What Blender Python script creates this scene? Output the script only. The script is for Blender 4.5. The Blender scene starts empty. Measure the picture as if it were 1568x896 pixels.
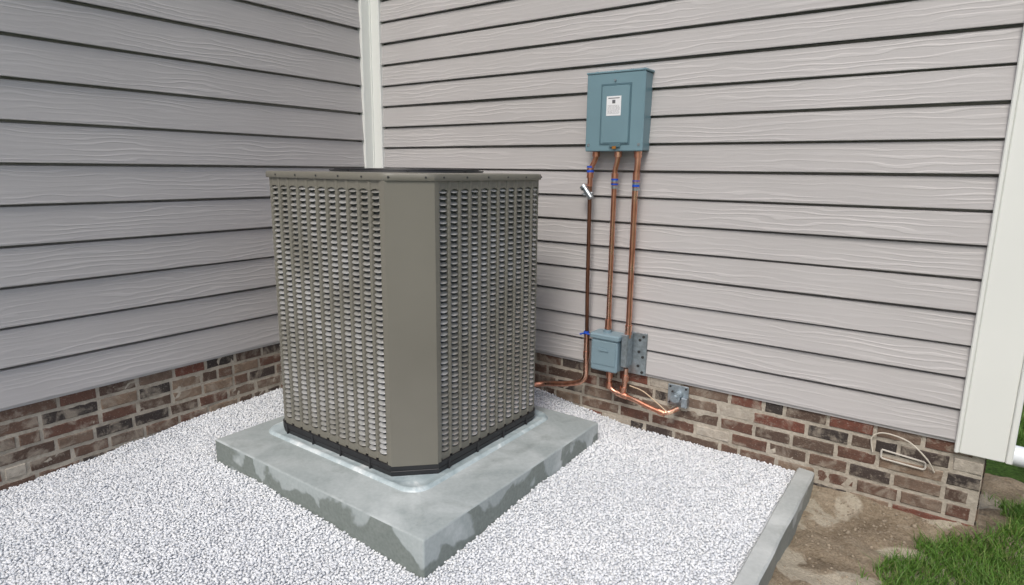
import bpy, math, random
import numpy as np
from mathutils import Matrix, Vector
random.seed(7); rng=np.random.default_rng(7)
S=bpy.context.scene
S.view_settings.view_transform='Standard'
try: S.view_settings.look='None'
except Exception: pass
S.view_settings.exposure=0

# ------------------------------------------------------------ helpers
def lin(r,g,b):
    f=lambda c:(c/255/12.92) if c/255<=0.04045 else ((c/255+0.055)/1.055)**2.4
    return (f(r),f(g),f(b),1)
class NT:
    def __init__(s,name,rough=0.6,metal=0.0,spec=0.5):
        s.m=bpy.data.materials.new(name); s.m.use_nodes=True
        s.t=s.m.node_tree; s.n=s.t.nodes; s.l=s.t.links
        s.b=s.n['Principled BSDF']
        s.b.inputs['Roughness'].default_value=rough
        s.b.inputs['Metallic'].default_value=metal
        s.b.inputs['Specular IOR Level'].default_value=spec
    def put(s,sock,v):
        if isinstance(v,bpy.types.NodeSocket): s.l.new(v,sock)
        elif isinstance(v,(tuple,list)) and len(v)==3 and sock.type=='RGBA': sock.default_value=(*v,1)
        else: sock.default_value=v
    def base(s,v): s.put(s.b.inputs['Base Color'],v)
    def rough(s,v): s.put(s.b.inputs['Roughness'],v)
    def pos(s): return s.n.new('ShaderNodeNewGeometry').outputs['Position']
    def island(s): return s.n.new('ShaderNodeNewGeometry').outputs['Random Per Island']
    def scale(s,vec,sc):
        m=s.n.new('ShaderNodeMapping'); s.l.new(vec,m.inputs['Vector']); m.inputs['Scale'].default_value=sc
        return m.outputs['Vector']
    def noise(s,vec,sc,det=4,rough=.55,dist=0):
        k=s.n.new('ShaderNodeTexNoise'); s.l.new(vec,k.inputs['Vector'])
        k.inputs['Scale'].default_value=sc;k.inputs['Detail'].default_value=det
        k.inputs['Roughness'].default_value=rough;k.inputs['Distortion'].default_value=dist
        return k.outputs['Fac']
    def ramp(s,fac,stops,interp='LINEAR'):
        k=s.n.new('ShaderNodeValToRGB'); s.l.new(fac,k.inputs['Fac']); r=k.color_ramp; r.interpolation=interp
        while len(r.elements)<len(stops): r.elements.new(.5)
        for e,(p,c) in zip(r.elements,stops):
            e.position=p; e.color=c if isinstance(c,(tuple,list)) else (c,c,c,1)
        return k.outputs['Color']
    def mix(s,fac,a,b,mode='MIX'):
        k=s.n.new('ShaderNodeMix'); k.data_type='RGBA'; k.blend_type=mode
        s.put(k.inputs[0],fac); s.put(k.inputs[6],a); s.put(k.inputs[7],b)
        return k.outputs[2]
    def math(s,op,a,b=0.):
        k=s.n.new('ShaderNodeMath'); k.operation=op; s.put(k.inputs[0],a); s.put(k.inputs[1],b); return k.outputs[0]
    def bump(s,h,strength=.3,dist=.002):
        k=s.n.new('ShaderNodeBump'); s.l.new(h,k.inputs['Height'])
        k.inputs['Strength'].default_value=strength;k.inputs['Distance'].default_value=dist
        s.l.new(k.outputs['Normal'],s.b.inputs['Normal'])

class MB:
    def __init__(s): s.v=[];s.f=[]
    def quadstrip(s,rows,close=False):
        o=len(s.v); n=len(rows[0])
        for r in rows: s.v.extend(r)
        for i in range(len(rows)-1):
            for j in range(n if close else n-1):
                k=(j+1)%n
                s.f.append((o+i*n+j,o+i*n+k,o+(i+1)*n+k,o+(i+1)*n+j))
    def box(s,x0,x1,y0,y1,z0,z1,b=0):
        if b<=0:
            o=len(s.v)
            s.v+= [(x0,y0,z0),(x1,y0,z0),(x1,y1,z0),(x0,y1,z0),(x0,y0,z1),(x1,y0,z1),(x1,y1,z1),(x0,y1,z1)]
            s.f+= [tuple(o+i for i in q) for q in [(0,3,2,1),(4,5,6,7),(0,1,5,4),(1,2,6,5),(2,3,7,6),(3,0,4,7)]]
        else:
            def ring(z,i):
                X0,X1,Y0,Y1=x0+i,x1-i,y0+i,y1-i
                c=b if i==0 else b*.5
                return [(X0+c,Y0,z),(X1-c,Y0,z),(X1,Y0+c,z),(X1,Y1-c,z),(X1-c,Y1,z),(X0+c,Y1,z),(X0,Y1-c,z),(X0,Y0+c,z)]
            rows=[ring(z0,b),ring(z0+b,0),ring(z1-b,0),ring(z1,b)]
            o=len(s.v); s.quadstrip(rows,True)
            s.f.append(tuple(o+i for i in range(7,-1,-1))); s.f.append(tuple(o+24+i for i in range(8)))
    def cyl(s,p0,p1,r,n=12,r2=None):
        p0,p1=Vector(p0),Vector(p1); d=(p1-p0).normalized()
        a=d.orthogonal().normalized(); b=d.cross(a); r2=r if r2 is None else r2
        R=[[tuple(p+ (a*math.cos(t)+b*math.sin(t))*q) for t in [2*math.pi*i/n for i in range(n)]] for p,q in ((p0,r),(p1,r2))]
        o=len(s.v); s.quadstrip(R,True)
        s.f.append(tuple(o+i for i in range(n-1,-1,-1))); s.f.append(tuple(o+n+i for i in range(n)))
    def tube(s,pts,r,n=12):
        pts=[Vector(p) for p in pts]; rows=[]
        a=None
        for i,p in enumerate(pts):
            d=(pts[min(i+1,len(pts)-1)]-pts[max(i-1,0)]).normalized()
            if a is None: a=d.orthogonal().normalized()
            a=(a-d*a.dot(d)).normalized(); b=d.cross(a)
            rr=r[i] if isinstance(r,(list,tuple)) else r
            rows.append([tuple(p+(a*math.cos(2*math.pi*k/n)+b*math.sin(2*math.pi*k/n))*rr) for k in range(n)])
        o=len(s.v); s.quadstrip(rows,True)
        s.f.append(tuple(o+i for i in range(n-1,-1,-1))); s.f.append(tuple(o+(len(rows)-1)*n+i for i in range(n)))
    def obj(s,name,mat,parent=None,smooth=False):
        me=bpy.data.meshes.new(name); me.from_pydata([tuple(map(float,v)) for v in s.v],[],s.f); me.update()
        me.materials.append(getattr(mat,'m',mat))
        if smooth:
            me.polygons.foreach_set('use_smooth',[True]*len(me.polygons))
            try: me.set_sharp_from_angle(angle=math.radians(38))
            except Exception: pass
        o=bpy.data.objects.new(name,me); S.collection.objects.link(o)
        if parent: o.parent=parent
        return o
def npmesh(name,V,F,mat,parent=None,smooth=False):
    me=bpy.data.meshes.new(name); k=F.shape[1]
    me.vertices.add(len(V)); me.vertices.foreach_set('co',V.astype(np.float32).ravel())
    me.loops.add(F.size); me.loops.foreach_set('vertex_index',F.astype(np.int32).ravel())
    me.polygons.add(len(F)); me.polygons.foreach_set('loop_start',np.arange(0,F.size,k,dtype=np.int32))
    try: me.polygons.foreach_set('loop_total',np.full(len(F),k,dtype=np.int32))
    except Exception: pass
    if smooth: me.polygons.foreach_set('use_smooth',np.ones(len(F),dtype=bool))
    me.update(calc_edges=True); me.validate()
    me.materials.append(getattr(mat,'m',mat))
    o=bpy.data.objects.new(name,me); S.collection.objects.link(o)
    if parent: o.parent=parent
    return o
def empty(name,loc=(0,0,0)):
    o=bpy.data.objects.new(name,None); o.empty_display_size=.1; S.collection.objects.link(o); return o
def bez(pts,n=10):
    P=[Vector(p) for p in pts]; P=[2*P[0]-P[1]]+P+[2*P[-1]-P[-2]]; out=[]
    for i in range(1,len(P)-2):
        for k in range(n):
            t=k/n
            out.append(.5*((2*P[i])+(-P[i-1]+P[i+1])*t+(2*P[i-1]-5*P[i]+4*P[i+1]-P[i+2])*t*t+(-P[i-1]+3*P[i]-3*P[i+1]+P[i+2])*t**3))
    out.append(P[-2]); return out
def fillet(pts,r,n=8):
    P=[Vector(p) for p in pts]; out=[P[0]]
    for i in range(1,len(P)-1):
        a=(P[i-1]-P[i]); b=(P[i+1]-P[i]); ra=min(r,a.length*.49,b.length*.49)
        A=P[i]+a.normalized()*ra; B=P[i]+b.normalized()*ra
        for k in range(n+1):
            t=k/n; out.append(A*(1-t)**2+P[i]*2*t*(1-t)+B*t*t)
    out.append(P[-1]); return out
def vnoise(x,y,sc,seed=0):
    g=np.random.default_rng(seed).random((64,64)); X=np.asarray(x)*sc;Y=np.asarray(y)*sc
    i=np.floor(X).astype(int);j=np.floor(Y).astype(int);fx=X-i;fy=Y-j
    fx=fx*fx*(3-2*fx);fy=fy*fy*(3-2*fy)
    G=lambda a,b:g[a%64,b%64]
    return (G(i,j)*(1-fx)+G(i+1,j)*fx)*(1-fy)+(G(i,j+1)*(1-fx)+G(i+1,j+1)*fx)*fy-.5

# ------------------------------------------------------------ dims
ZB=0.2705; XR=2.641; XB=2.722; TOP=3.3
# ------------------------------------------------------------ materials
def siding_mat(name,ca,cb):
    m=NT(name,.45,0,.35)
    p=m.pos(); sx=m.n.new('ShaderNodeSeparateXYZ'); m.l.new(p,sx.inputs[0])
    u=m.math('SUBTRACT',sx.outputs[0],sx.outputs[1])
    c=m.n.new('ShaderNodeCombineXYZ'); m.l.new(u,c.inputs[0]); m.l.new(sx.outputs[2],c.inputs[1])
    isl=m.math('MULTIPLY',m.island(),30.); m.l.new(isl,c.inputs[2])
    v=m.scale(c.outputs[0],(3.2,34,1))
    w=m.n.new('ShaderNodeTexWave'); w.wave_type='BANDS'; w.bands_direction='Y'
    v2=m.scale(c.outputs[0],(1.9,10,1)); m.l.new(v2,w.inputs['Vector'])
    w.inputs['Scale'].default_value=1.7; w.inputs['Distortion'].default_value=9; w.inputs['Detail'].default_value=2.
    w.inputs['Detail Scale'].default_value=1.1; w.inputs['Detail Roughness'].default_value=.55
    n=m.noise(v,2.2,4,.62,.6)
    msk=m.ramp(m.noise(m.scale(c.outputs[0],(1.4,9,1)),1.3,2),[(.42,.2),(.6,1.)])
    line=m.mix(1.,m.ramp(w.outputs['Fac'],[(0,0.),(.62,.10),(.93,1.)]),msk,'MULTIPLY')
    h=m.mix(.42,line,n)
    big=m.noise(p,1.3,2)
    col=m.mix(m.ramp(big,[(.35,0.),(.65,1.)]),ca,cb)
    dn=m.ramp(h,[(.2,(.955,.955,.955,1)),(.75,(1.07,1.07,1.07,1))])
    col=m.mix(1.,col,dn,'MULTIPLY')
    m.base(col); m.bump(h,.5,.0028)
    return m.m
SID=siding_mat('vinyl_siding',lin(182,179,178),lin(189,186,185))
def plain(name,c,rough=.5,metal=0,spec=.5,var=.08,sc=6,bs=.1,bsc=150):
    m=NT(name,rough,metal,spec); p=m.pos()
    n=m.noise(p,sc,3); d=tuple(x*(1-var) for x in c[:3])+(1,); e=tuple(min(1,x*(1+var)) for x in c[:3])+(1,)
    m.base(m.ramp(n,[(.3,d),(.7,e)]))
    if bs: m.bump(m.noise(p,bsc,2),bs,.0008)
    return m.m
TRIM=plain('white_vinyl_trim',lin(230,232,227),.45,var=.02,sc=3,bs=.05)
def brick_mat():
    m=NT('clay_brick',.85,0,.25); p=m.pos(); r=m.island()
    col=m.ramp(r,[(0,lin(90,74,65)),(.14,lin(108,86,74)),(.28,lin(74,65,61)),(.40,lin(104,76,65)),(.50,lin(136,117,100)),(.58,lin(96,80,70)),(.70,lin(120,102,89)),(.80,lin(62,57,55)),(.88,lin(116,74,62)),(.95,lin(186,178,165))],'CONSTANT')
    n=m.noise(p,34,5,.65); n2=m.noise(p,15,5,.65,.5)
    col=m.mix(m.ramp(n,[(.4,0.),(.75,.5)]),col,lin(64,54,48))
    col=m.mix(m.ramp(n2,[(.50,0.),(.64,.7)]),col,lin(162,152,138))
    n3=m.noise(p,170,2)
    col=m.mix(m.ramp(n3,[(.6,0.),(.75,.35)]),col,lin(190,180,168))
    m.base(col); m.bump(m.mix(.5,n,n3),.8,.005); return m.m
BRK=brick_mat()
def mortar_mat():
    m=NT('mortar',.95,0,.2); p=m.pos(); n=m.noise(p,14,5,.6); n2=m.noise(p,120,3)
    c=m.ramp(n,[(.3,lin(150,142,129)),(.7,lin(194,186,172))]); m.base(m.mix(.25,c,m.ramp(n2,[(.3,lin(116,108,96)),(.7,lin(205,196,182))])))
    m.bump(n2,.7,.004); return m.m
MOR=mortar_mat()
def concrete_mat(name,a,b,light,stain,st=.75):
    m=NT(name,.6,0,.45); p=m.pos()
    n=m.noise(p,2.4,4,.5,.6); n2=m.noise(p,90,4,.6); n3=m.noise(m.scale(p,(1,1,.8)),4.2,4,.5,.6)
    c=m.ramp(n,[(.32,a),(.68,b)])
    geo=m.n.new('ShaderNodeNewGeometry'); s=m.n.new('ShaderNodeSeparateXYZ'); m.l.new(geo.outputs['Normal'],s.inputs[0])
    sp=m.n.new('ShaderNodeSeparateXYZ'); m.l.new(p,sp.inputs[0])
    up=m.math('GREATER_THAN',s.outputs[2],.5); side=m.math('SUBTRACT',1.,up)
    n4=m.noise(m.scale(p,(1,1,.7)),6,4,.5,.4)
    c=m.mix(m.math('MULTIPLY',m.ramp(n4,[(.54,0.),(.66,.7)]),side),c,light)
    damp=m.math('SUBTRACT',n3,m.math('MULTIPLY',sp.outputs[2],1.6))
    c=m.mix(m.math('MULTIPLY',m.ramp(damp,[(.37,0.),(.40,.85)]),side),c,stain)
    c=m.mix(m.math('MULTIPLY',m.ramp(n3,[(.44,0.),(.66,st)]),up),c,light)
    n5=m.noise(p,7.5,4,.55,.8)
    c=m.mix(m.math('MULTIPLY',m.ramp(n5,[(.54,0.),(.70,.35)]),up),c,stain)
    c=m.mix(.06,c,m.ramp(n2,[(.3,(0,0,0,1)),(.7,(1,1,1,1))]))
    m.base(c); m.rough(m.ramp(n3,[(.3,.7),(.7,.42)])); m.bump(m.mix(.4,n2,n),.25,.0025); return m.m
CON=concrete_mat('slab_concrete',lin(146,155,155),lin(162,171,171),lin(194,201,201),lin(100,109,103))
CURB=concrete_mat('curb_concrete',lin(162,167,165),lin(178,183,181),lin(198,202,200),lin(124,129,123))

# ------------------------------------------------------------ house
house=empty('vinyl_sided_house')
def siding(name,P0,d,n,L,pitch,z0,z1,seed):
    r=random.Random(seed); mb=MB(); P0=Vector(P0);d=Vector(d);n=Vector(n); N=max(2,int(L/.12))
    k=0
    while z0+k*pitch<z1:
        z=z0+k*pitch; g=.0100 if pitch>.12 else .0082
        prof=[(-.012,z+.004),(.019,z-.0005),(.0205,z+.001),(.0205,z+.004),(.0155,z+pitch*.5),(.011,z+pitch-g-.001),(.0095,z+pitch-g),(-.012,z+pitch-g+.002),(-.012,z+pitch+.004)]
        ph=[r.uniform(0,6.28) for _ in range(3)]
        rows=[]
        for i in range(N+1):
            t=L*i/N
            wv=.0012*math.sin(t*2.1+ph[0])+.0007*math.sin(t*5.3+ph[1]); wz=.0009*math.sin(t*1.7+ph[2])
            rows.append([tuple(P0+d*t+n*(a+wv)+Vector((0,0,b+wz))) for a,b in prof])
        mb.quadstrip(rows); k+=1
    return mb.obj(name,SID,house)
siding('siding_side_wing',(0,-5,0),(0,1,0),(1,0,0),5,.136,ZB,TOP,1)
siding('siding_rear_wall',(0,0,0),(1,0,0),(0,-1,0),XR+.01,.102,ZB,TOP,2)
siding('siding_return_wall',(XB,.07,0),(0,1,0),(1,0,0),5,.102,ZB,TOP,3)
mb=MB()
mb.box(-.25,-.022,-5,0.25,ZB-.01,TOP); mb.box(-.021,XB-.02,.022,.25,ZB-.01,TOP); mb.box(XB-.2,XB-.022,.25,5.07,ZB-.01,TOP)
mb.obj('wall_core',plain('sheathing',(.05,.05,.05,1),.9),house)
mb=MB()
mb.box(-.015,.012,-5,-.03,ZB-.012,ZB+.001); mb.box(.03,XR,-.012,.015,ZB-.012,ZB+.001)
mb.obj('starter_strip',SID,house)
mb=MB()
mb.box(-.005,.030,-.088,.0,ZB-.02,TOP,.003); mb.box(.031,.092,-.030,.005,ZB-.02,TOP,.003); mb.box(.029,.036,-.036,-.029,ZB-.02,TOP)
mb.obj('inside_corner_post',TRIM,house)
mb=MB()
mb.box(XR,XR+.012,-.030,.0,.232,TOP,.003); mb.box(XR+.0125,XB+.045,-.026,.0,.2325,TOP,.003); mb.box(XB+.0455,XB+.062,-.030,.10,.232,TOP,.003)
mb.obj('outside_corner_post',TRIM,house)
def bricks(P0,d,n,L,z0,ztop,seed,mb):
    r=random.Random(seed); P0=Vector(P0);d=Vector(d);n=Vector(n)
    ch=.0525; k=0; z=ztop-.004
    while z>z0:
        h=ch-.0125; zt=z; zb_=z-h
        t=-(.06 if k%2 else 0)-r.uniform(0,.02)
        while t<L:
            w=.122+r.uniform(-.010,.010)
            q=r.random()
            if q<.14: w=.06
            elif q<.28: w=.176
            a,b=max(t,0.002),min(t+w,L-.002)
            if b-a>.02:
                o=r.uniform(-.002,.002); c=.003
                j=lambda s=.0014:r.uniform(-s,s)
                back=[(a,-.01,zb_),(b,-.01,zb_),(b,-.01,zt),(a,-.01,zt)]
                m1=[(a,.003+o,zb_),(b,.003+o,zb_),(b,.003+o,zt),(a,.003+o,zt)]
                fr=[(a+c+j(),.0060+o+j(.0006),zb_+c+j()),(b-c+j(),.0060+o+j(.0006),zb_+c+j()),(b-c+j(),.0060+o+j(.0006),zt-c+j()),(a+c+j(),.0060+o+j(.0006),zt-c+j())]
                rows=[[tuple(P0+d*p[0]+n*p[1]+Vector((0,0,p[2]))) for p in R] for R in (back,m1,fr)]
                oo=len(mb.v); mb.quadstrip(rows,True); mb.f.append((oo+8,oo+9,oo+10,oo+11))
            t+=w+.0118
        z-=ch; k+=1
mb=MB()
bricks((0,-5,0),(0,1,0),(1,0,0),4.995,-.12,ZB-.008,4,mb)
bricks((.006,0,0),(1,0,0),(0,-1,0),XB-.006,-.16,ZB-.008,5,mb)
bricks((XB,.002,0),(0,1,0),(1,0,0),5,-.16,ZB-.008,6,mb)
mb.obj('brick_foundation',BRK,house)
def mortar(P0,d,n,L,name,seed):
    P0=Vector(P0);d=Vector(d);n=Vector(n); mb=MB(); r=random.Random(seed); N=int(L/.02)
    rows=[[tuple(P0+d*(L*i/N)+n*(r.uniform(.0008,.0052))+Vector((0,0,-.2+ (ZB-.008+.2)*j/24))) for j in range(25)] for i in range(N+1)]
    mb.quadstrip(rows); mb.obj(name,MOR,house,True)
mortar((0,-5,0),(0,1,0),(1,0,0),5,'mortar_side',1); mortar((0,0,0),(1,0,0),(0,-1,0),XB,'mortar_rear',2); mortar((XB,0,0),(0,1,0),(1,0,0),5,'mortar_return',3)
SHG=plain('asphalt_shingle',(.06,.058,.055,1),.9,var=.3,sc=25,bs=.8,bsc=60)
mb=MB()
mb.box(-.1,.05,-5.1,0,TOP,TOP+.18); mb.box(.05,XB+.1,-.05,.1,TOP,TOP+.18); mb.box(XB,XB+.1,.1,5.1,TOP,TOP+.18)
mb.obj('fascia',TRIM,house)
mb=MB(); a=TOP+.18
mb.quadstrip([[(.08,-5.2,a+.002),(.08,-.08,a+.002)],[(-3.2,-5.2,a+1.6),(-3.2,3.2,a+1.6)]])
mb.quadstrip([[(.08,-.08,a+.003),(XB+.13,-.08,a+.003)],[(-3.2,3.2,a+1.603),(XB+.13,3.2,a+1.603)]])
mb.obj('roof',SHG,house)

# ------------------------------------------------------------ ground
LAWN=NT('lawn_soil',.95,0,.2); p=LAWN.pos(); n=LAWN.noise(p,.6,4); n2=LAWN.noise(p,60,4,.7)
LAWN.base(LAWN.mix(LAWN.ramp(n2,[(.35,0.),(.65,1.)]),(.04,.08,.018,1),LAWN.ramp(n,[(.3,(.08,.16,.03,1)),(.7,(.10,.20,.04,1))]))); LAWN.bump(n2,1,.03)
mb=MB(); mb.quadstrip([[(-150,-150,-.085),(150,-150,-.085)],[(-150,150,-.085),(150,150,-.085)]]); mb.obj('lawn_ground',LAWN.m)

SX0,SX1,SY0,SY1,TS=.466,1.509,-1.224,-.232,.107
def gh(x,y):
    x=np.asarray(x,float);y=np.asarray(y,float)
    h=.022+.060*np.exp(-((x-1.0)**2/.40**2+(y+.02)**2/.30**2))
    h=h-.024*np.exp(-((x-1.5)**2+(y+1.3)**2)/.40**2)
    h=h-.045*np.clip((-y-.95)/.8,0,1)*np.clip((.75-x)/.6,0,1)
    h=h+.018*vnoise(x,y,3.1,3)+.008*vnoise(x,y,9,4)
    return h
GRV=NT('white_gravel',.8,0,.3); r=GRV.island(); p=GRV.pos()
c=GRV.ramp(r,[(0,lin(210,214,219)),(.25,lin(228,231,234)),(.55,lin(238,240,242)),(.8,lin(217,220,225)),(.92,lin(190,194,200)),(1,lin(228,229,228))])
GRV.base(GRV.mix(.14,c,GRV.ramp(GRV.noise(p,2.0,3),[(.3,(.5,.53,.56,1)),(.7,(.95,.96,.95,1))])))
nx,ny=90,160
X=np.linspace(0,2.2,nx);Y=np.linspace(-5,0,ny); XX,YY=np.meshgrid(X,Y,indexing='ij'); ZZ=gh(XX,YY)-.0042
V=np.stack([XX,YY,ZZ],-1).reshape(-1,3); i,j=np.meshgrid(np.arange(nx-1),np.arange(ny-1),indexing='ij'); q=(i*ny+j).ravel()
F=np.stack([q,q+ny,q+ny+1,q+1],1)
BED=NT('gravel_bed_fines',.9,0,.2); pb=BED.pos(); vb=BED.n.new('ShaderNodeTexVoronoi'); BED.l.new(pb,vb.inputs['Vector']); vb.inputs['Scale'].default_value=150
BED.base(BED.ramp(vb.outputs['Distance'],[(0,lin(228,231,234)),(.9,lin(186,190,196))])); BED.bump(vb.outputs['Distance'],.7,.004)
gravel=empty('gravel_bed')
npmesh('gravel_fines',V,F,BED.m,gravel,True)
ph=(1+5**.5)/2
ico=np.array([(-1,ph,0),(1,ph,0),(-1,-ph,0),(1,-ph,0),(0,-1,ph),(0,1,ph),(0,-1,-ph),(0,1,-ph),(ph,0,-1),(ph,0,1),(-ph,0,-1),(-ph,0,1)])/math.sqrt(1+ph*ph)
icf=np.array([(0,11,5),(0,5,1),(0,1,7),(0,7,10),(0,10,11),(1,5,9),(5,11,4),(11,10,2),(10,7,6),(7,1,8),(3,9,4),(3,4,2),(3,2,6),(3,6,8),(3,8,9),(4,9,5),(2,4,11),(6,2,10),(8,6,7),(9,8,1)])
def stones(name,x,y,z,size,mat,parent,seed=1,flat=1.):
    g=np.random.default_rng(seed); N=len(x)
    sc=size[:,None]*g.uniform(.7,1.25,(N,3))
    base=ico[None]*(1+g.uniform(-.24,.24,(N,12,1)))*sc[:,None,:]
    q=g.normal(size=(N,4)); q/=np.linalg.norm(q,axis=1,keepdims=True); w,a,b,c=q.T
    R=np.stack([1-2*(b*b+c*c),2*(a*b-c*w),2*(a*c+b*w),2*(a*b+c*w),1-2*(a*a+c*c),2*(b*c-a*w),2*(a*c-b*w),2*(b*c+a*w),1-2*(a*a+b*b)],1).reshape(N,3,3)
    V=np.einsum('nij,nkj->nki',R,base); V[:,:,2]*=flat
    V=V+np.stack([x,y,z],1)[:,None,:]
    F=(icf[None]+(np.arange(N)*12)[:,None,None]).reshape(-1,3)
    return npmesh(name,V.reshape(-1,3),F,mat,parent)
sp=.0072
gx,gy=np.meshgrid(np.arange(.004,2.198,sp),np.arange(-2.4,-.004,sp)); gx=gx.ravel()+rng.uniform(-.0036,.0036,gx.size); gy=gy.ravel()+rng.uniform(-.0036,.0036,gy.size)
k=~((gx>SX0-.001)&(gx<SX1+.001)&(gy>SY0-.001)&(gy<SY1+.001))
gx,gy=gx[k],gy[k]
gz=gh(gx,gy)+rng.uniform(-.0025,.0018,gx.size)
size=rng.uniform(.0033,.0050,gx.size)*rng.choice([1,1,1,1,1.3],gx.size)
stones('gravel_stones',gx,gy,gz,size,GRV.m,gravel,1,.85)

mb=MB()
N=40; rows=[]
for i in range(N+1):
    y=-.012-2.9*i/N; w=.002*math.sin(i*1.7)+.0015*math.sin(i*.6)
    x0,x1=2.202,2.259
    rows.append([(x0,y,-.12),(x0,y,.034+w),(x0+.005,y,.040+w),(x1-.006+w,y,.038+w),(x1+w,y,.032+w),(x1+w,y,-.12)])
mb.quadstrip(rows); mb.f.append((0,1,2,3,4,5))
mb.obj('concrete_curb',CURB)

DRT=NT('bare_dirt',.9,0,.3); p=DRT.pos(); n=DRT.noise(p,7,6,.68,.4); n2=DRT.noise(p,110,4,.7); n3=DRT.noise(p,4.6,3,.5,.8)
c=DRT.ramp(n,[(.32,lin(98,84,66)),(.5,lin(138,123,102)),(.68,lin(168,156,136))])
c=DRT.mix(DRT.ramp(n3,[(.56,0.),(.60,.8)]),c,lin(194,186,168)); c=DRT.mix(.28,c,DRT.ramp(n2,[(.35,lin(76,64,50)),(.65,lin(188,176,156))]))
DRT.base(c); DRT.bump(DRT.mix(.5,n,n2),1.,.018)
nx,ny=150,330
def dh(x,y):
    xb=np.asarray(x,float);yb=np.asarray(y,float)
    h=-.050+.026*vnoise(xb,yb,5,8)+.016*vnoise(xb,yb,17,9)+.008*vnoise(xb,yb,50,10)+.03*np.exp(-(yb/.06)**2)
    return h-.05*np.clip((xb-2.85)/.3,0,1)
X=np.linspace(2.25,3.2,nx);Y=np.linspace(-2.9,.6,ny); XX,YY=np.meshgrid(X,Y,indexing='ij'); ZZ=dh(XX,YY)
V=np.stack([XX,YY,ZZ],-1).reshape(-1,3); i,j=np.meshgrid(np.arange(nx-1),np.arange(ny-1),indexing='ij'); q=(i*ny+j).ravel()
npmesh('dirt_ground',V,np.stack([q,q+ny,q+ny+1,q+1],1),DRT.m,None,True)
PEB=plain('pebble',lin(150,138,120),.85,var=.25,sc=40)
N=600; x=rng.uniform(2.27,2.72,N); y=-np.abs(rng.normal(0,.45,N))-.01
stones('dirt_pebbles',x,y,dh(x,y)+.001,rng.uniform(.0015,.007,N)*rng.uniform(.3,1,N),PEB,None,5)

GR=NT('grass_blade',.55,0,.3); r=GR.island(); p=GR.pos()
c=GR.ramp(r,[(0,(.05,.115,.018,1)),(.4,(.095,.20,.03,1)),(.8,(.14,.28,.045,1)),(.94,(.26,.29,.10,1))])
GR.base(GR.mix(GR.ramp(GR.noise(p,2.5,3),[(.35,0.),(.65,.5)]),c,(.08,.18,.028,1)))
def grass(name,x,y,z,h,w,seed,parent):
    g=np.random.default_rng(seed); N=len(x); a=g.uniform(0,2*np.pi,N); la=g.uniform(0,2*np.pi,N); lean=g.uniform(.1,.9,N)*h
    dx,dy=np.cos(a)*w/2,np.sin(a)*w/2; lx,ly=np.cos(la)*lean,np.sin(la)*lean
    P=[]
    for t,ww in ((0,1),(.5,.8),(1,.08)):
        cx=x+lx*t*t;cy=y+ly*t*t;cz=z+h*(t-.22*t*t)
        P+= [np.stack([cx-dx*ww,cy-dy*ww,cz],1),np.stack([cx+dx*ww,cy+dy*ww,cz],1)]
    V=np.stack(P,1).reshape(-1,3); o=(np.arange(N)*6)[:,None]
    F=np.concatenate([o+np.array([[0,1,3,2]]),o+np.array([[2,3,5,4]])]); return npmesh(name,V,F,GR.m,parent)
lawn=empty('lawn_grass')
def grasspatch(name,N,x0,x1,y0,y1,seed,hmul=1):
    x=rng.uniform(x0,x1,N); y=rng.uniform(y0,y1,N)
    xb=np.interp(y,[-1.8,-.6,-.46,-.2,-.06,0.0,.01,2.2],[2.40,2.43,2.46,2.54,2.66,2.76,2.78,2.78])+.16*vnoise(x,y,9,21)+.09*vnoise(x,y,30,22)+np.abs(rng.normal(0,.03,N))
    k=(x>xb)&((y<.0)|(x>XB+.03)); x,y=x[k],y[k]
    z=np.where(x<3.1,dh(x,y)-.004,-.088)
    grass(name,x,y,np.maximum(z,-.088),rng.uniform(.02,.075,len(x))*hmul*rng.uniform(.6,1.15,len(x)),rng.uniform(.0018,.0036,len(x)),seed,lawn)
grasspatch('grass_edge',50000,2.35,3.1,-1.1,.35,3)
grasspatch('grass_near',70000,2.9,4.5,-1.8,2.2,5)
N=60000; x=rng.uniform(2.8,9,N); y=rng.uniform(-4,14,N); k=~((x<4.5)&(y>-1.8)&(y<2.2)); x,y=x[k],y[k]
grass('grass_far',x,y,np.full(len(x),-.087),rng.uniform(.04,.09,len(x)),rng.uniform(.008,.014,len(x)),4,lawn)

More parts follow.
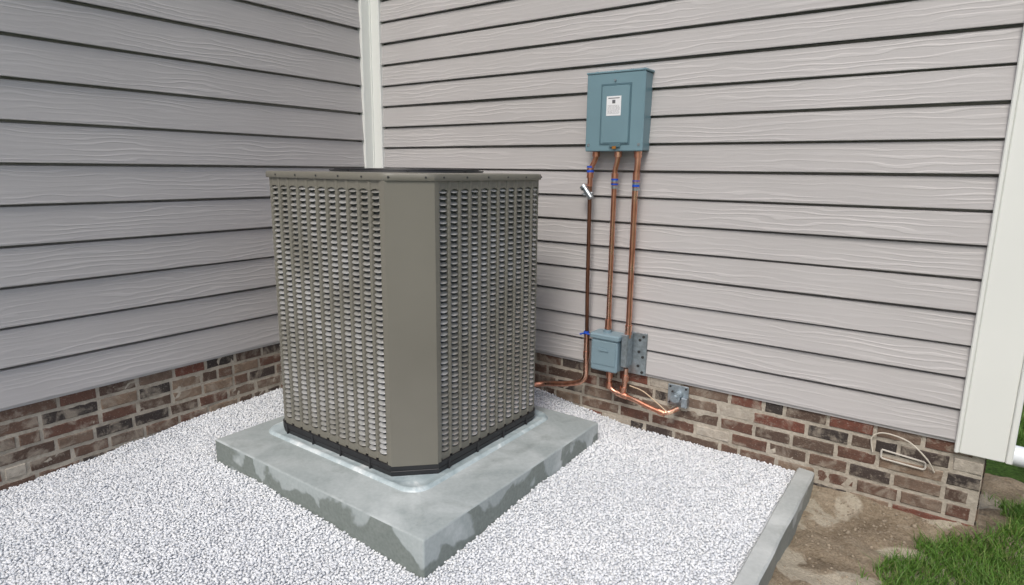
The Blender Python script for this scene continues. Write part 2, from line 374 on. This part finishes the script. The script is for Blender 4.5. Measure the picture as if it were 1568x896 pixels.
LEAF=NT('tree_leaf',.6,0,.3); r=LEAF.island(); LEAF.base(LEAF.ramp(r,[(0,(.02,.05,.01,1)),(.6,(.05,.11,.02,1)),(1,(.09,.16,.035,1))]))
BARK=plain('bark',(.09,.07,.05,1),.9,var=.3,sc=12)
def tree(x,y,H,seed):
    g=np.random.default_rng(seed); e=empty('tree'); mb=MB()
    mb.tube([(x,y,-.1),(x+.1,y,H*.3),(x,y+.1,H*.7)],[.22,.16,.05],8)
    C=[]
    for _ in range(9):
        a=g.uniform(0,6.28); rr=g.uniform(.6,H*.24); zz=H*g.uniform(.42,.9)
        c=(x+math.cos(a)*rr,y+math.sin(a)*rr,zz); C.append(c); mb.tube([(x,y,zz*.6),(x+.5*(c[0]-x),y+.5*(c[1]-y),zz*.85),c],[.07,.05,.02],6)
    mb.obj('trunk',BARK,e)
    n=1400*9//2; cc=np.array(C)[g.integers(0,9,n)]; d=g.normal(size=(n,3)); d/=np.linalg.norm(d,axis=1,keepdims=True)
    P=cc+d*(g.uniform(.3,1,(n,1))**.5)*H*.14*np.array([1.2,1.2,.9]); s=g.uniform(.06,.13,(n,1))
    u=g.normal(size=(n,3)); u/=np.linalg.norm(u,axis=1,keepdims=True); v=np.cross(u,g.normal(size=(n,3))); v/=np.linalg.norm(v,axis=1,keepdims=True)
    V=np.stack([P-u*s,P-v*s*.6,P+u*s,P+v*s*.6],1).reshape(-1,3); npmesh('crown',V,np.arange(4*n).reshape(-1,4),LEAF.m,e)
for i,(x,y,H) in enumerate([(9,22,7),(14,19,6),(19,24,8),(25,18,7),(13,27,8)]): tree(x,y,H,i)

# ------------------------------------------------------------ pad
pad=empty('equipment_pad')
mb=MB()
def rrect(x0,x1,y0,y1,r,z,n=6):
    out=[]
    for cx,cy,a0 in ((x1-r,y1-r,0),(x0+r,y1-r,90),(x0+r,y0+r,180),(x1-r,y0+r,270)):
        for k in range(n+1):
            a=math.radians(a0+90*k/n); out.append((cx+r*math.cos(a),cy+r*math.sin(a),z))
    return out
def loft(mb,rings,cap=True,capb=False):
    o=len(mb.v); n=len(rings[0]); mb.quadstrip(rings,True)
    if cap: mb.f.append(tuple(o+(len(rings)-1)*n+i for i in range(n)))
    if capb: mb.f.append(tuple(o+i for i in range(n-1,-1,-1)))
loft(mb,[rrect(SX0,SX1,SY0,SY1,.006,-.05),rrect(SX0,SX1,SY0,SY1,.006,TS-.006),rrect(SX0+.002,SX1-.002,SY0+.002,SY1-.002,.006,TS-.002),rrect(SX0+.006,SX1-.006,SY0+.006,SY1-.006,.006,TS)])
mb.obj('slab',CON,pad,True)
AX0,AX1,AY0,AY1=.574,1.288,-1.030,-.330
SEAL=NT('grout_bead',.35,0,.6); p=SEAL.pos(); n=SEAL.noise(p,9,4,.6,1)
SEAL.base(SEAL.ramp(n,[(.32,lin(150,166,170)),(.55,lin(186,199,202)),(.70,lin(226,232,233))])); SEAL.bump(SEAL.noise(p,30,3),.5,.004)
mb=MB(); g=.040
G=lambda e,z,r:rrect(AX0-e,AX1+e,AY0-e,AY1+e,r,z,8)
loft(mb,[G(g+.008,TS-.003,.07),G(g+.004,TS+.005,.07),G(g-.003,TS+.009,.068),G(g-.010,TS+.008,.066),G(g-.018,TS+.003,.064),G(.0,TS+.0035,.06)])
mb.obj('grout_bead',SEAL,pad,True)

# ------------------------------------------------------------ condenser
unit=empty('air_conditioner_condenser')
CASE=NT('taupe_powdercoat',.42,0,.5); p=CASE.pos(); n=CASE.noise(p,3,3)
CASE.base(CASE.ramp(n,[(.3,lin(117,114,104)),(.7,lin(124,121,111))])); CASE.bump(CASE.noise(p,700,2),.12,.0004)
LOUV=NT('louvre_metal',.3,.5,.7); p=LOUV.pos(); n=LOUV.noise(p,4,3)
LOUV.base(LOUV.ramp(n,[(.35,lin(160,158,150)),(.65,lin(206,207,207))]))  # silver highlight on the slats is put into their base colour
BLK=plain('black_plastic',(.02,.02,.022,1),.45,var=.1)
DRK=plain('dark_paint',(.035,.035,.035,1),.5,var=.1)
COIL=NT('coil_fins',.4,.3,.5); p=COIL.pos()
w2=COIL.noise(COIL.scale(p,(1,1,.3)),90,2)
COIL.base(COIL.ramp(w2,[(.3,(.06,.062,.066,1)),(.7,(.18,.19,.20,1))]))  # fins coloured dark to stand for the shadow inside the slots
CHF=.100; RC=.062
per=[]
def seg(a,b,n,nrm):
    for i in range(n): t=i/n; per.append((a[0]+(b[0]-a[0])*t,a[1]+(b[1]-a[1])*t,*nrm))
def arc(cx,cy,a0,a1,n):
    for i in range(n):
        a=math.radians(a0+(a1-a0)*i/n); per.append((cx+RC*math.cos(a),cy+RC*math.sin(a),math.cos(a),math.sin(a)))
seg((AX1,AY0+CHF),(AX1,AY1-RC),20,(1,0)); arc(AX1-RC,AY1-RC,0,90,14)
seg((AX1-RC,AY1),(AX0+RC,AY1),20,(0,1)); arc(AX0+RC,AY1-RC,90,180,14)
seg((AX0,AY1-RC),(AX0,AY0+RC),20,(-1,0)); arc(AX0+RC,AY0+RC,180,270,14)
seg((AX0+RC,AY0),(AX1-CHF,AY0),20,(0,-1)); per.append((AX1-CHF,AY0,0,-1))
per=np.array(per); ds=np.r_[0,np.cumsum(np.hypot(*(np.diff(per[:,:2],axis=0).T)))]; LT=ds[-1]
def P(s,out,z):
    x=np.interp(s,ds,per[:,0]);y=np.interp(s,ds,per[:,1]);a=np.interp(s,ds,per[:,2]);b=np.interp(s,ds,per[:,3]); l=math.hypot(a,b)
    return (float(x+a/l*out),float(y+b/l*out),z)
Z0,Z1=.147,1.050
edge=.016; ncol=int(round((LT-2*edge)/.0500)); pc=(LT-2*edge)/ncol; rib=.0165
zl0,zl1=Z0+.024,Z1-.028
pr=.0182; nr=int((zl1-zl0)/pr); pr=(zl1-zl0)/nr
mb=MB()
RO=.0055
# ribs with scalloped edges: widest between two slots
zs=[Z0+.010]+[zl0+pr*i/4 for i in range(nr*4+1)]+[Z1]
for c in range(ncol+1):
    s=edge+c*pc
    base=[]
    for z in zs:
        ph_=(zl1-z)/pr
        amp=.0030*(.5+.5*math.cos(2*math.pi*(ph_-.02))) if zl0<=z<=zl1 else .0030
        a=max(0,s-rib/2+.0015-amp); b=min(LT,s+rib/2-.0015+amp)
        if c==0:a=0
        if c==ncol:b=LT
        base.append([P(a,-.006,z),P(a+.0010,.001,z),P(a+.0032,RO-.001,z),P(a+.0060,RO,z),P(b-.0060,RO,z),P(b-.0032,RO-.001,z),P(b-.0010,.001,z),P(b,-.006,z)])
    mb.quadstrip(base)
for c in range(ncol):
    a=edge+c*pc+rib/2-.002; b=edge+(c+1)*pc-rib/2+.002; M=8
    for zz,sgn in ((zl1,1),(zl0,-1)):
        r0=[P(a+(b-a)*i/M,.0032,zz+.030 if sgn>0 else Z0) for i in range(M+1)]
        r1=[P(a+(b-a)*i/M,.0032,zz-sgn*.006*abs(2*i/M-1)**2.2) for i in range(M+1)]
        r2=[P(a+(b-a)*i/M,-.006,zz-sgn*.006*abs(2*i/M-1)**2.2) for i in range(M+1)]
        mb.quadstrip([r0,r1,r2])
mb.obj('louvre_panel',CASE,unit,True)
mb=MB()
for c in range(ncol):
    a=edge+c*pc+rib/2-.0030; b=edge+(c+1)*pc-rib/2+.0030; M=8
    for r in range(nr):
        zt=zl1-r*pr-.002
        rows=[]
        for fz,fo in ((0,-.0060),(.30,-.0030),(.62,.0018),(.84,.0048),(.96,.0054),(1.02,.0040),(.97,.0012)):
            row=[]
            for i in range(M+1):
                t=i/M; u=2*t-1; e=max(0.,1-abs(u)**2.4)
                row.append(P(a+(b-a)*t, -.0065+(fo+.0065)*(.40+.60*e), zt-pr*.56*fz+.0050*(1-e)*(fz-.2)))
            rows.append(row)
        mb.quadstrip(rows)
mb.obj('louvres',LOUV,unit,True)
mb=MB()
nf=int(LT/.0042)
rowa=[P(LT*i/(nf*2),-.0130-(.0022 if i%2 else 0),0) for i in range(nf*2+1)]
mb.quadstrip([[ (x,y,z) for x,y,_ in rowa] for z in (Z0,Z1)]); mb.obj('coil',COIL,unit)
mb=MB()
def cp(o,z):
    k=.414*o
    return [(AX1+o,AY0+CHF+.014,z),(AX1+o,AY0+CHF-k,z),(AX1-CHF+k,AY0-o,z),(AX1-CHF-.014,AY0-o,z)]
def cpb(z): return [(AX1-CHF-.014,AY0+.02,z),(AX1-.02,AY0+CHF+.014,z)]
mb.quadstrip([cp(.0075,z)+cpb(z) for z in (Z0-.001,Z1)],True)
mb.obj('corner_panel',CASE.m,unit)
cx,cy=(AX0+AX1)/2,(AY0+AY1)/2
def ring(off,z):
    out=[]
    for x,y,a,b in per:
        l=math.hypot(a,b); out.append((x+a/l*off,y+b/l*off,z))
    return out
mb=MB(); loft(mb,[ring(-.004,TS+.002),ring(.005,TS+.004),ring(.0085,TS+.020),ring(.0065,TS+.0215),ring(.0065,TS+.0235),ring(.0088,TS+.025),ring(.0088,Z0+.001),ring(-.01,Z0+.004)],True)
for s in np.arange(.05,LT,.15):
    p1=P(s,.0085,TS+.004);p2=P(s,.0085,Z0)
    mb.cyl(p1,p2,.004,6)
mb.obj('base_pan',BLK,unit)
n=120
pp=np.array([(x,y) for x,y,_,_ in per]+[(per[0][0],per[0][1])])
dd=np.r_[0,np.cumsum(np.hypot(*(np.diff(pp,axis=0).T)))]
def capring(off,z):
    o=[]
    for i in range(n):
        s=dd[-1]*i/n; x=np.interp(s,dd,pp[:,0]);y=np.interp(s,dd,pp[:,1]); k=1+off/.35
        o.append((cx+(x-cx)*k,cy+(y-cy)*k,z))
    return o
CR=.265
def circ(r,z):
    o=[]
    for i in range(n):
        s=dd[-1]*i/n; x=np.interp(s,dd,pp[:,0]);y=np.interp(s,dd,pp[:,1]); a=math.atan2(y-cy,x-cx); o.append((cx+r*math.cos(a),cy+r*math.sin(a),z))
    return o
mb=MB(); mb.quadstrip([capring(-.004,Z1-.004),capring(.010,Z1-.003),capring(.0115,Z1),capring(.0115,Z1+.014),capring(.0095,Z1+.0175),capring(.004,Z1+.0185),capring(-.05,Z1+.018),circ(CR+.02,Z1+.0185),circ(CR+.004,Z1+.020)],True)
mb.obj('top_cap',CASE.m,unit,True)
mb=MB(); mb.quadstrip([circ(CR+.006,Z1+.017),circ(CR+.004,Z1+.0265),circ(CR-.004,Z1+.0265),circ(CR-.01,Z1-.12),circ(CR+.02,Z1-.2)],True); mb.obj('fan_shroud',BLK,unit,True)
mb=MB(); loft(mb,[circ(.3,.2),circ(.3,.205)]); mb.obj('inner_floor',DRK,unit)
mb=MB()
for k in range(11):
    r=.03+k*.0225; z=Z1+.0285+.003*(1-(r/.26)**2)
    mb.tube([(cx+r*math.cos(a),cy+r*math.sin(a),z) for a in np.linspace(0,2*math.pi,49)],.0017,6)
for k in range(8):
    a=2*math.pi*k/8; mb.tube([(cx+.03*math.cos(a),cy+.03*math.sin(a),Z1+.030),(cx+.275*math.cos(a),cy+.275*math.sin(a),Z1+.0245)],.0022,6)
mb.cyl((cx,cy,Z1-.02),(cx,cy,Z1+.029),.035,20)
mb.obj('fan_guard',BLK,unit,True)
mb=MB(); mb.cyl((cx,cy,Z1-.15),(cx,cy,Z1-.02),.065,24)
for k in range(3):
    a0=k*2.094; rows=[]
    for j in range(7):
        r=.06+.19*j/6; tw=.5-.03*j
        rows.append([(cx+r*math.cos(a0+t*tw*2+.1*j),cy+r*math.sin(a0+t*tw*2+.1*j),Z1-.12+t*.05) for t in (0,.33,.66,1)])
    mb.quadstrip(rows)
mb.obj('fan',DRK,unit,True)
mb=MB()
for s in np.arange(.04,dd[-1],.105):
    x=np.interp(s,dd,pp[:,0]);y=np.interp(s,dd,pp[:,1]); v=Vector((x-cx,y-cy,0)); 
    k=1+.0115/.35; b=Vector((cx+v.x*k,cy+v.y*k,Z1+.007))
    mx=v.normalized(); ax=Vector((1,0,0)) if abs(x-AX1)<.01 else Vector((-1,0,0)) if abs(x-AX0)<.01 else Vector((0,-1,0)) if abs(y-AY0)<.01 else Vector((0,1,0)) if abs(y-AY1)<.01 else mx
    mb.cyl(b-ax*.003,b+ax*.0018,.0032,8)
mb.obj('cap_screws',DRK,unit)

# ------------------------------------------------------------ disconnect box
BOXM=plain('blue_grey_enamel',lin(114,143,153),.38,.0,.5,var=.05,sc=5,bs=.06,bsc=300)
BOXD=plain('blue_grey_enamel_dark',lin(84,112,122),.4,var=.05)
STEEL=plain('galvanized_steel',(.42,.47,.5,1),.35,.85,.5,var=.25,sc=60,bs=.1)
box=empty('electrical_disconnect_box')
bx0,bx1,bz0,bz1=1.323,1.567,1.157,1.452
mb=MB(); mb.box(bx0+.004,bx1-.003,-.076,-.012,bz0+.004,bz1-.006,.003)
mb.box(bx0,bx1,-.0865,-.077,bz0,bz1-.004,.003)
mb.box(bx0-.003,bx1+.003,-.089,-.012,bz1-.005,bz1+.003,.002)
mb.obj('enclosure',BOXM,box)
mb=MB(); mb.box(1.392,1.508,-.0905,-.0866,1.187,1.402,.0035); mb.obj('door_panel',BOXM,box)
mb=MB(); mb.box(1.386,1.514,-.0878,-.0866,1.181,1.408,.001); mb.obj('door_seam',BOXD,box)
mb=MB()
for x in (1.35,1.43,1.50,1.55): mb.cyl((x,-.06,bz1+.002),(x,-.06,bz1+.009),.006,8)
mb.cyl((1.445,-.0865,1.420),(1.445,-.092,1.420),.004,8)
mb.box(bx0+.01,bx0+.02,-.088,-.0863,bz0+.02,bz0+.03); mb.box(bx1-.02,bx1-.01,-.088,-.0863,bz0+.02,bz0+.03)
mb.obj('screws',STEEL,box)
mb=MB(); mb.box(1.432,1.478,-.094,-.0906,1.172,1.186,.001); mb.obj('latch',BOXD,box)
mb=MB(); mb.box(1.446,1.462,-.0965,-.0942,1.166,1.176); mb.obj('latch_tag',plain('orange_brass',lin(190,130,60),.4,.6),box)
mb=MB(); mb.box(1.413,1.474,-.0915,-.0906,1.290,1.362); mb.obj('label',plain('paper_label',lin(232,233,235),.6,var=.02),box)
mb=MB(); rr=random.Random(3)
mb.box(1.437,1.450,-.0919,-.0916,1.335,1.348); mb.box(1.420,1.467,-.0919,-.0916,1.353,1.356)
for i in range(8):
    z=1.328-i*.0042; x=1.418
    while x<1.466:
        w=rr.uniform(.003,.010); mb.box(x,min(x+w,1.469),-.0918,-.0916,z-.0010,z); x+=w+.0022
mb.obj('label_print',plain('label_ink',(.12,.12,.13,1),.6),box)

# ------------------------------------------------------------ copper pipes
COP=NT('copper',.26,1,.5); p=COP.pos(); n=COP.noise(COP.scale(p,(1,1,.4)),22,5,.6)
COP.base(COP.ramp(n,[(.3,lin(176,114,90)),(.5,lin(220,158,132)),(.7,lin(246,200,176))])); COP.rough(COP.ramp(n,[(.3,.42),(.7,.22)]))
COPD=NT('aged_copper',.38,.9,.5); p=COPD.pos(); n=COPD.noise(COPD.scale(p,(1,1,.3)),14,5)
COPD.base(COPD.ramp(n,[(.35,lin(96,66,52)),(.7,lin(146,102,82))]))
BLUE=plain('blue_tape',lin(30,80,190),.4)
pip=empty('copper_refrigerant_lines')
Y=-.060
mb=MB()
mb.tube(fillet([(1.456,Y,1.165),(1.456,Y,1.125),(1.445,Y,1.085),(1.446,Y,.44)],.03),.0102,14)
mb.tube(fillet([(1.540,Y,1.165),(1.540,Y,1.095),(1.535,Y,1.05),(1.537,Y,.42)],.03),.0115,14)
mb.tube(fillet([(1.360,Y,1.165),(1.360,Y,1.130),(1.336,Y,1.090),(1.336,Y,1.02)],.02),.0105,14)
for x,z in ((1.456,1.148),(1.540,1.145),(1.360,1.150)):
    mb.cyl((x,Y,z-.012),(x,Y,z+.012),.0150,16)
for x,z in ((1.446,1.055),(1.446,.465),(1.537,.455),(1.537,1.06),(1.336,1.075)):
    mb.cyl((x,Y,z-.018),(x,Y,z+.018),.0137,16); mb.cyl((x,Y,z-.020),(x,Y,z-.016),.0150,16)
mb.obj('copper_tubes',COP.m,pip,True)
mb=MB()
mb.tube(fillet([(1.337,Y,1.03),(1.342,Y,.60),(1.348,Y,.40)],.05),.0082,12)
mb.obj('suction_line',COPD.m,pip,True)
mb=MB()
mb.tube(fillet([(1.348,Y,.41),(1.350,Y,.195),(1.27,Y-.01,.168),(1.13,Y-.03,.146),(1.05,-.33,.140)],.05),.0118,14)
mb.cyl((1.349,Y,.30),(1.349,Y,.33),.0140,14)
mb.obj('suction_stub',COP.m,pip,True)
mb=MB()
for x,z,r in ((1.336,1.088,.0145),(1.446,1.040,.0143),(1.537,1.035,.0143)):
    mb.cyl((x,Y,z-.012),(x,Y,z-.003),r,16); mb.cyl((x,Y,z+.006),(x,Y,z+.013),r,16)
mb.cyl((1.346,Y,.40),(1.346,Y,.418),.0115,14); mb.tube([(1.322,Y-.012,.402),(1.346,Y-.014,.412),(1.368,Y-.012,.408)],.004,6)
mb.obj('blue_tape',BLUE,pip,True)
mb=MB()
for x,z,r in ((1.446,1.040,.0138),(1.537,1.035,.0138),(1.446,1.018,.0128),(1.537,1.013,.0132)): mb.cyl((x,Y,z-.004),(x,Y,z+.006),r,16)
mb.cyl((1.318,Y-.012,1.015),(1.352,Y-.016,.975),.012,14); mb.cyl((1.312,Y-.012,1.022),(1.320,Y-.012,1.012),.016,14); mb.tube([(1.31,Y-.01,.99),(1.33,Y-.014,.985),(1.352,Y-.005,.995)],.005,8)
mb.obj('clamps',STEEL,pip,True)
mb=MB()
mb.tube(fillet([(1.462,Y,.29),(1.462,Y,.188),(1.52,Y,.172),(1.58,Y-.005,.168),(1.66,Y-.01,.150),(1.72,Y-.01,.142),(1.752,Y+.03,.160)],.03),.0100,14)
mb.tube(fillet([(1.535,Y,.29),(1.533,Y,.215),(1.523,Y,.176)],.02),.0100,14)
for a,b in (((1.462,Y,.262),(1.462,Y,.235)),((1.462,Y,.215),(1.462,Y,.19)),((1.535,Y,.262),(1.534,Y,.235)),((1.50,Y,.178),(1.545,Y,.171)),((1.69,Y-.01,.147),(1.715,Y-.01,.142)),((1.528,Y,.21),(1.524,Y,.185))):
    mb.cyl(a,b,.0138,14)
mb.obj('lower_fittings',COP.m,pip,True)
mb=MB(); mb.tube(bez([(1.56,Y-.012,.225),(1.62,Y-.014,.215),(1.68,Y-.012,.180),(1.735,Y-.012,.150),(1.755,Y,.172)],8),.0022,6); mb.obj('control_wire',plain('tan_wire',lin(205,180,150),.5),pip,True)
jb=empty('junction_box')
JM=plain('grey_enamel',lin(128,150,160),.4,var=.05,bs=.08)
mb=MB(); mb.box(1.392,1.512,-.105,-.030,.272,.404,.006); mb.box(1.386,1.518,-.110,-.028,.405,.430,.006); mb.cyl((1.446,-.066,.429),(1.446,-.066,.441),.017,16)
mb.box(1.43,1.475,-.1115,-.108,.36,.366); mb.box(1.398,1.506,-.1075,-.105,.300,.372,.002)
mb.obj('housing',JM,jb)
mb=MB(); mb.box(1.519,1.605,-.026,-.020,.262,.440,.002); mb.box(1.519,1.545,-.085,-.028,.30,.437,.003); mb.obj('mounting_plate',STEEL,jb)
mb=MB()
for x,z in ((1.59,.425),(1.59,.275),(1.573,.36),(1.59,.34),(1.572,.30),(1.575,.41)): mb.cyl((x,-.0265,z),(x,-.030,z),.006,8)
mb.obj('plate_screws',DRK,jb)
wp=empty('pipe_wall_bracket')
mb=MB(); mb.box(1.700,1.785,-.014,-.009,.165,.250,.002); mb.cyl((1.742,-.014,.205),(1.742,-.045,.205),.020,16); mb.cyl((1.742,-.045,.205),(1.742,-.052,.205),.013,6)
mb.box(1.765,1.79,-.040,-.0145,.17,.21,.002); mb.obj('plate',STEEL,wp)
mb=MB()
for x,z in ((1.71,.24),(1.775,.24),(1.71,.175),(1.72,.22)): mb.cyl((x,-.0145,z),(x,-.018,z),.0045,8)
mb.obj('bolts',DRK,wp)

mb=MB(); mb.tube(bez([(2.425,-.012,.165),(2.418,-.014,.215),(2.45,-.02,.242),(2.52,-.03,.235),(2.575,-.028,.19),(2.60,-.012,.145)],10),.0024,8)
mb.obj('loose_cable',plain('cable_sheath',lin(205,198,184),.5))
mb=MB(); mb.tube(fillet([(2.45,-.010,.178),(2.45,-.012,.150),(2.575,-.012,.145),(2.575,-.010,.170),(2.45,-.010,.180)],.01),.003,6); mb.obj('weep_vent_frame',plain('vent_plastic',lin(200,195,185),.5))
mb=MB(); mb.tube(fillet([(2.775,.03,.245),(3.05,.03,.235),(3.12,.03,.02),(3.12,.03,-.1)],.06),.027,18); mb.cyl((2.785,.03,.2445),(2.83,.03,.243),.031,18); mb.obj('pvc_drain_pipe',plain('white_pvc',lin(228,232,236),.35,var=.02),None,True)

# ------------------------------------------------------------ light
W=bpy.data.worlds.new('World'); S.world=W; W.use_nodes=True; nt=W.node_tree
sky=nt.nodes.new('ShaderNodeTexSky'); sky.sky_type='NISHITA'; sky.sun_disc=False
sd=Vector((.16,-.62,.85)).normalized()
el=math.asin(sd.z); az=math.atan2(sd.x,sd.y)
sky.sun_elevation=el; sky.sun_rotation=az; sky.air_density=1.0; sky.dust_density=4.0; sky.ozone_density=1.0
nt.links.new(sky.outputs[0],nt.nodes['Background'].inputs[0]); nt.nodes['Background'].inputs[1].default_value=.145
L=bpy.data.lights.new('sun','SUN'); L.energy=1.5; L.angle=math.radians(20); L.color=(1,.99,.95)
lo=bpy.data.objects.new('sun',L); S.collection.objects.link(lo); lo.rotation_euler=sd.to_track_quat('Z','Y').to_euler()

# ------------------------------------------------------------ camera
p=[2.5592,-2.2960,1.0825,2.1931,0.1968,0.0125,942.9089]
yaw,pitch,roll=p[3:6]
f=Vector((math.cos(yaw)*math.cos(pitch),math.sin(yaw)*math.cos(pitch),-math.sin(pitch))); r=Vector((math.sin(yaw),-math.cos(yaw),0)); u=r.cross(f)
c,s=math.cos(roll),math.sin(roll); r2=c*r+s*u; u2=-s*r+c*u
M=Matrix(((r2.x,u2.x,-f.x,p[0]),(r2.y,u2.y,-f.y,p[1]),(r2.z,u2.z,-f.z,p[2]),(0,0,0,1)))
cam=bpy.data.cameras.new('camera'); cam.sensor_width=36; cam.lens=p[6]/1568*36; cam.clip_start=.02; cam.clip_end=500
co=bpy.data.objects.new('camera',cam); S.collection.objects.link(co); co.matrix_world=M; S.camera=co
